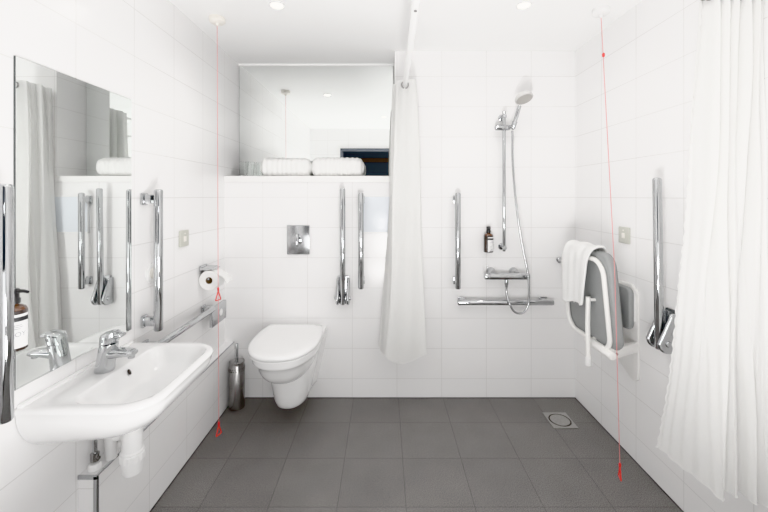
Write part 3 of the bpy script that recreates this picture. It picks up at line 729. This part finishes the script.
# towel draped over the top of the seat
def towel_fn(off):
    prof = [(1.140, 0.93), (1.128, 1.00), (1.118, 1.05), (1.112, 1.082), (1.096, 1.100), (1.072, 1.104), (1.046, 1.096), (1.028, 1.074), (1.016, 1.03), (1.013, 0.96), (1.010, 0.88), (1.009, 0.81), (1.009, 0.785)]
    pts = catmull([(x, 0, z) for x, z in prof], 4)
    def fn(u, v):
        k = v * (len(pts) - 1); i = min(int(k), len(pts) - 2); p = pts[i].lerp(pts[i + 1], k - i)
        w = max(0.0, (v - 0.5) / 0.5)
        y0 = 1.825 + 0.065 * w ** 0.8; y1 = 2.095 - 0.005 * w
        if v < 0.35: y0 += 0.02
        y = y0 + (y1 - y0) * u
        amp = 0.003 + 0.004 * w
        dx = -amp * (0.5 + 0.5 * math.sin(u * 6 + v * 3)) - 0.0015 * math.sin(u * 23 + v * 7)
        dz = 0.004 * math.sin(u * 12 + 1) * (1 - w) + (0.016 * math.sin(u * 5 + 0.5) if v > 0.97 else 0)
        return Vector((p.x + (dx if v > 0.45 else 0), y, p.z + dz))
    return fn
tw = obj('hand_towel', MB().grid(towel_fn(0), 34, 48), M['towel'], base=(1.03, 1.97, 0.785))
tag(tw, 'white hand towel draped over the folded shower seat', 'towel')
md = tw.modifiers.new('thick', 'SOLIDIFY'); md.thickness = 0.010; md.offset = -1
md = tw.modifiers.new('soft', 'SUBSURF'); md.levels = 1; md.render_levels = 1

# ================================================================== THINGS ON THE SHELF
def towel_roll(cx, cy, half, label):
    t = thing('rolled_towel', label, 'towel', (cx, cy, SHZ1), 'white towels on the shelf')
    rnd = random.Random(int(cx * 1000))
    n = 56; rings = []; m = 60
    for i in range(m + 1):
        s = i / m; x = cx - half + 2 * half * s
        e = min(s, 1 - s) * 2 * half
        edge = 1 - 0.5 * max(0, 1 - e / 0.035) ** 2.4
        rib = 0.0028 * math.sin(x * 190 + 0.6 * math.sin(x * 37))
        rg = []
        for k in range(n):
            a = 2 * PI * k / n
            rz = 0.066 * edge + rib + 0.0022 * math.sin(a * 3 + x * 11); ry = 0.088 * edge + rib
            c, s_ = math.cos(a), math.sin(a)
            y = cy + ry * math.copysign(abs(c) ** 0.75, c); z = SHZ1 + 0.066 + rz * math.copysign(abs(s_) ** 0.75, s_)
            rg.append(Vector((x, y, max(z, SHZ1 + 0.001))))
        rings.append(rg)
    obj('towel', MB().loft(rings), M['towel'], t, smooth=80)
    # spiral edge of the roll at each end
    for s in (-1, 1):
        sp = []
        for k in range(70):
            q_ = k / 69; a = q_ * 2 * PI * 3.0; r = 0.010 + 0.030 * q_
            sp.append((cx + s * (half + 0.001), cy + r * 1.25 * math.cos(a), SHZ1 + 0.066 + r * 0.95 * math.sin(a)))
        obj('spiral_edge', MB().tube(sp, 0.0038, 8), M['towel'], t)
towel_roll(-0.681, 2.600, 0.170, 'rolled white towel on the shelf, beside the glasses')
towel_roll(-0.322, 2.600, 0.176, 'rolled white towel at the curtain end of the shelf')

def tumbler(cx, cy, label, h=0.105, r=0.030):
    t = thing('drinking_glass', label, 'glass', (cx, cy, SHZ1), 'glasses on the shelf')
    obj('bowl', MB().lathe([(r - 0.006, 0.001), (r - 0.004, 0.002), (r, h), (r - 0.0012, h + 0.001), (r - 0.0024, h), (r - 0.0058, 0.012), (0.0, 0.011)], (cx, cy, SHZ1), 32), M['glass'], t)
    return t
tumbler(-0.985, 2.60, 'clear tumbler on the shelf, farthest from the rolled towels')
tumbler(-0.925, 2.555, 'clear tumbler in the middle of the three on the shelf', 0.100)
tumbler(-0.885, 2.635, 'clear tumbler on the shelf next to the rolled towel', 0.100, 0.028)

# ================================================================== CURTAINS AND RAIL
RLZ_ = 2.03; RAX = 0.122; CRY = 1.23
t = thing('curtain_rail', 'white tubular curtain rail turning from back wall to right wall', 'curtain rail', (RAX, YB, RLZ_))
bend = [(RAX - 0.012, CRY + 0.12)]
path = [(RAX + 0.010, YB - 0.004, RLZ_), (RAX, 1.9, RLZ_), (RAX - 0.010, CRY + 0.06, RLZ_)]
for k in range(1, 9):
    a = PI / 2 * k / 8; path.append((RAX - 0.010 + 0.06 * (1 - math.cos(a)), CRY + 0.06 - 0.06 * math.sin(a), RLZ_))
path.append((XR - 0.004, CRY, RLZ_))
obj('tube', MB().tube(path, 0.0145, 20), M['plastic'], t)
obj('end_flange', MB().lathe([(0.030, 0), (0.030, 0.004), (0.020, 0.012), (0.016, 0.016)], (RAX + 0.010, YB - 0.0006, RLZ_), 28, Matrix.Rotation(PI / 2, 4, 'X')), M['plastic'], t)
obj('end_flange', MB().lathe([(0.030, 0), (0.030, 0.004), (0.020, 0.012), (0.016, 0.016)], (XR - 0.0006, CRY, RLZ_), 28, Matrix.Rotation(-PI / 2, 4, 'Y')), M['plastic'], t)
h_ = obj('ceiling_hanger', MB().tube([(RAX - 0.010, 1.32, RLZ_ + 0.01), (RAX - 0.010, 1.32, H - 0.004)], 0.005, 12).lathe([(0.02, 0), (0.02, 0.005)], (RAX - 0.010, 1.32, H - 0.0055), 20), M['plastic'], t)
obj('screw', MB().lathe([(0.006, 0), (0.006, 0.003), (0, 0.004)], (RAX - 0.010, 1.32, RLZ_ - 0.0165), 12, Matrix.Rotation(PI, 4, 'X')), M['steel'], t)

# near-back curtain: gathered in folds strung along the rail
NF = 5
CZT, CZB = 2.062, 0.308
def curt_a(u, v):
    """u along the cloth, v from the top (0) to the hem (1)"""
    k = u * NF * 2 * PI
    w = v ** 0.8
    xl = 0.055 - 0.050 * w - 0.040 * v ** 4; xr = 0.203 + 0.046 * w + 0.010 * math.sin(v * 3.2) + 0.012 * v ** 4
    xc, am = (xl + xr) / 2, (xr - xl) / 2
    s = math.sin(k + 0.35 * math.sin(2 * k) + 0.9 * w * math.sin(u * 7))
    fold = 0.80 + 0.2 * math.sin(u * 11 + 2)
    x = xc + am * s * fold + 0.010 * math.sin(v * 7 + u * 20) * w
    y = 2.260 + 0.180 * u + 0.026 * math.cos(k) + 0.010 * math.sin(2.0 * k + 4 * v) + 0.014 * math.sin(v * 6 + u * 9) * w + 0.006 * math.sin(7 * s + 3 * v)
    zb = CZB + 0.03 * (0.5 + 0.5 * math.sin(u * 13 + 1.0)) + 0.046 * abs(s) ** 2 * w
    z = CZT + (zb - CZT) * v
    return Vector((x, min(y, YB - 0.012), z))
t = thing('shower_curtain', 'white eyelet shower curtain gathered at the back wall, ending above the floor', 'curtain', (0.13, 2.35, CZB), 'shower curtains')
ca = obj('cloth', MB().grid(curt_a, 220, 60), M['curtain'], t, smooth=180)
for i in range(9):
    u = (i + 0.5) / (NF * 2)
    # eyelets sit where the cloth crosses the rail
    best = min((abs(curt_a(u + d / 2000, 0.02).x - RAX - 0.006), u + d / 2000) for d in range(-90, 91))
    p = curt_a(best[1], 0.0)
    rg = [(RAX + 0.006 + 0.021 * math.cos(2 * PI * k / 24), p.y, RLZ_ + 0.021 * math.sin(2 * PI * k / 24)) for k in range(24)]
    obj('eyelet', MB().tube(rg, 0.0045, 8, closed=True), M['steel'], t)
hm = [curt_a(i / 220, 1.0) + Vector((0, 0, 0.001)) for i in range(221)]
obj('hem', MB().tube(hm, 0.0022, 6), M['curtain'], t)

# front right curtain: folds hung on the cross rail, swinging back at the hem
NG = 6
TOPB = [(1.062, 1.235)]
for k in range(1, 13): TOPB.append((1.062 + 0.205 * k / 12, 1.23 + (0.030 if k % 2 else -0.022)))
TOPB[-1] = (1.267, 1.232)
BOTB = [(1.082, 1.462), (1.088, 1.40), (1.100, 1.33), (1.118, 1.252), (1.130, 1.240), (1.146, 1.305), (1.156, 1.255), (1.170, 1.226), (1.196, 1.295), (1.224, 1.218), (1.243, 1.285), (1.258, 1.205), (1.273, 1.192)]
tb_ = catmull([(x, y, 0) for x, y in TOPB], 20); bb_ = catmull([(x, y, 0) for x, y in BOTB], 20)
def curt_b(u, v):
    q_ = u * (len(tb_) - 1); i = min(int(q_), len(tb_) - 2); f = q_ - i
    a = tb_[i].lerp(tb_[i + 1], f); b = bb_[i].lerp(bb_[i + 1], f)
    e = v ** 1.5; p = a.lerp(b, e)
    x = p.x + 0.0025 * math.sin(v * 17 + u * 9) * min(1, v * 4); y = p.y + 0.007 * math.sin(v * 7 + u * 15) * min(1, v * 4)
    mid = 4 * v * (1 - v)
    y += 0.012 * mid * math.sin(u * 26 + v * 3)
    x += 0.0026 * math.sin(u * 118 + 1.2 * math.sin(v * 3)) * (0.35 + 0.65 * v)
    pk = max(0, 1 - u / 0.05)                       # puckered free edge
    x += -0.0030 * pk * math.sin(v * 240) - 0.0012 * pk * math.sin(v * 97)
    zb = 0.352 + 0.010 * math.sin(u * 12.0 + 0.6) - 0.010 * u + (0.004 * math.sin(u * 40))
    z = CZT + (zb - CZT) * v
    return Vector((min(x, XR - 0.008), y, z))
t = thing('shower_curtain', 'white shower curtain hanging in deep folds in front of the right wall', 'curtain', (1.15, 1.2, 0.36), 'shower curtains')
obj('cloth', MB().grid(curt_b, 260, 120), M['curtain'], t, smooth=180)
hm = [curt_b(i / 260, 1.0) + Vector((0, 0, 0.001)) for i in range(261)]
obj('hem', MB().tube(hm, 0.0022, 6), M['curtain'], t)
for i in range(NG * 2):
    u = (i + 0.5) / (NG * 2); p = curt_b(u, 0.01)
    rg = [(p.x, CRY + 0.021 * math.cos(2 * PI * k / 24), RLZ_ + 0.021 * math.sin(2 * PI * k / 24)) for k in range(24)]
    obj('eyelet', MB().tube(rg, 0.0045, 8, closed=True), M['steel'], t)

# ================================================================== PULL CORDS
def pull_handle(p, h, yaw, flip=False):
    """small open triangle, apex up at p"""
    a = Vector((0, 0, 0)); b = Vector((-0.020, 0, -h)); c = Vector((0.020, 0, -h))
    pts = []
    for q0, q1 in ((a, b), (b, c), (c, a)):
        for k in range(6): pts.append(q0.lerp(q1, 0.08 + 0.84 * k / 5))
    mb = MB().tube(pts, 0.0030, 10, closed=True)
    mb.lathe([(0.003, -0.004), (0.0052, 0.0), (0.0052, 0.014), (0.003, 0.018)], (0, 0, 0), 12)
    return mb.xf(Matrix.Translation(p) @ Matrix.Rotation(yaw, 4, 'Z'))
def cord(name_label, top, mid, bot, tri, knots, rosemat, yaw):
    t = thing('emergency_pull_cord', name_label, 'pull cord', top, 'emergency pull cords')
    T, Mi, B = Vector(top), Vector(mid), Vector(bot)
    def at(z): return T.lerp(Mi, (T.z - z) / (T.z - Mi.z)) if z > Mi.z else Mi.lerp(B, (Mi.z - z) / (Mi.z - B.z))
    obj('ceiling_rose', MB().lathe([(0.040, 0.0), (0.042, -0.004), (0.042, -0.022), (0.034, -0.030), (0.010, -0.033), (0.006, -0.045), (0.0, -0.046)], (T.x, T.y, H - 0.0006), 32), rosemat, t)
    obj('cord', MB().tube([T + Vector((0, 0, -0.04)), at(Mi.z + 0.03), at(Mi.z - 0.03), B], 0.0015, 8), M['redcord'], t)
    for z in tri:
        obj('pull_handle', pull_handle(at(z), 0.052, yaw), M['red'], t)
    for z in knots:
        p = at(z); obj('knot', MB().lathe([(0.001, -0.012), (0.006, -0.008), (0.007, 0), (0.006, 0.008), (0.001, 0.012)], p, 12), M['red'], t)
cord('red emergency pull cord hanging from ceiling beside the toilet roll', (-0.909, 2.016, H), (-0.905, 2.016, 1.2), (-0.900, 2.016, 0.095), (0.838, 0.105), (), M['cream'], math.radians(72))
cord('red emergency pull cord hanging from ceiling in front of the folded seat', (1.128, 1.923, H), (1.064, 1.706, 1.0), (1.092, 1.712, 0.085), (0.10,), (2.07,), M['plastic'], math.radians(72))

# ================================================================== CEILING LIGHTS
def downlight(x, y, label):
    t = thing('downlight', label, 'ceiling light', (x, y, H), 'recessed ceiling lights')
    obj('trim_ring', MB().lathe([(0.042, -0.0005), (0.041, -0.004), (0.033, -0.006), (0.029, -0.002), (0.029, -0.0005)], (x, y, H), 36), M['chrome_soft'] if False else M['plastic'], t)
    obj('lens', MB().lathe([(0.0285, -0.0008), (0.0285, -0.0022), (0.0, -0.0024)], (x, y, H), 28), M['lamp'], t)
    return t
downlight(-0.545, 1.883, 'recessed round ceiling light nearer the left wall')
downlight(0.712, 1.883, 'recessed round ceiling light above the shower area')
downlight(0.0, 0.90, 'recessed round ceiling light nearest the doorway')

def spot(x, y, e):
    l = bpy.data.lights.new('downlight_beam', 'SPOT'); l.energy = e; l.spot_size = math.radians(150); l.spot_blend = 0.8; l.shadow_soft_size = 0.06
    l.color = (1.0, 0.97, 0.93)
    o = bpy.data.objects.new('downlight_beam', l); COL.objects.link(o); o.location = (x, y, H - 0.02)
for x, y, e in ((-0.545, 1.883, 13), (0.712, 1.883, 10), (0.0, 0.90, 7)): spot(x, y, e)
# two added fill lamps out of frame, bounced off the white ceiling
for loc, aim, e in (((0.12, 0.30, 0.75), (0.04, 0.65, 1.0), 24), ((0.05, 0.50, 0.45), (0.0, 0.05, 1.0), 26)):
    l = bpy.data.lights.new('bounce_fill', 'AREA'); l.shape = 'DISK'; l.size = 0.4; l.energy = e; l.color = (1.0, 0.985, 0.975)
    o = bpy.data.objects.new('bounce_fill', l); COL.objects.link(o); o.location = loc
    o.rotation_euler = Vector(aim).to_track_quat('-Z', 'Y').to_euler()
# added fill panel low in the doorway, brightens the lower walls
l = bpy.data.lights.new('doorway_fill', 'AREA'); l.shape = 'RECTANGLE'; l.size = 0.85; l.size_y = 1.0; l.energy = 8; l.color = (1.0, 0.99, 0.98)
o = bpy.data.objects.new('doorway_fill', l); COL.objects.link(o); o.location = (-0.13, -0.04, 0.62); o.rotation_euler = (PI / 2, 0, 0)
l = bpy.data.lights.new('corridor_fill', 'POINT'); l.energy = 9; l.shadow_soft_size = 0.1  # added point fill, lifts the dark corridor behind the camera
o = bpy.data.objects.new('corridor_fill', l); COL.objects.link(o); o.location = (0.9, -1.1, 2.2)
w = bpy.data.worlds.new('world'); sc.world = w; w.use_nodes = True
w.node_tree.nodes['Background'].inputs[0].default_value = (0.9, 0.93, 1, 1); w.node_tree.nodes['Background'].inputs[1].default_value = 0.1

# ================================================================== CAMERA
cam = bpy.data.cameras.new('camera'); co = bpy.data.objects.new('camera', cam); COL.objects.link(co)
co.location = (0, 0, CAMZ); co.rotation_euler = (PI / 2, 0, 0)
cam.sensor_width = 36; cam.lens = 370 / 768 * 36; cam.shift_y = -60 / 768; cam.clip_start = 0.01
sc.camera = co

sc.view_settings.view_transform = 'Khronos PBR Neutral'; sc.view_settings.look = 'None'
sc.view_settings.exposure = -0.58; sc.view_settings.gamma = 1.42
cy = sc.cycles
cy.use_denoising = True; cy.max_bounces = 14; cy.diffuse_bounces = 8; cy.glossy_bounces = 8; cy.transmission_bounces = 8; cy.sample_clamp_indirect = 6
cy.caustics_reflective = False; cy.caustics_refractive = False
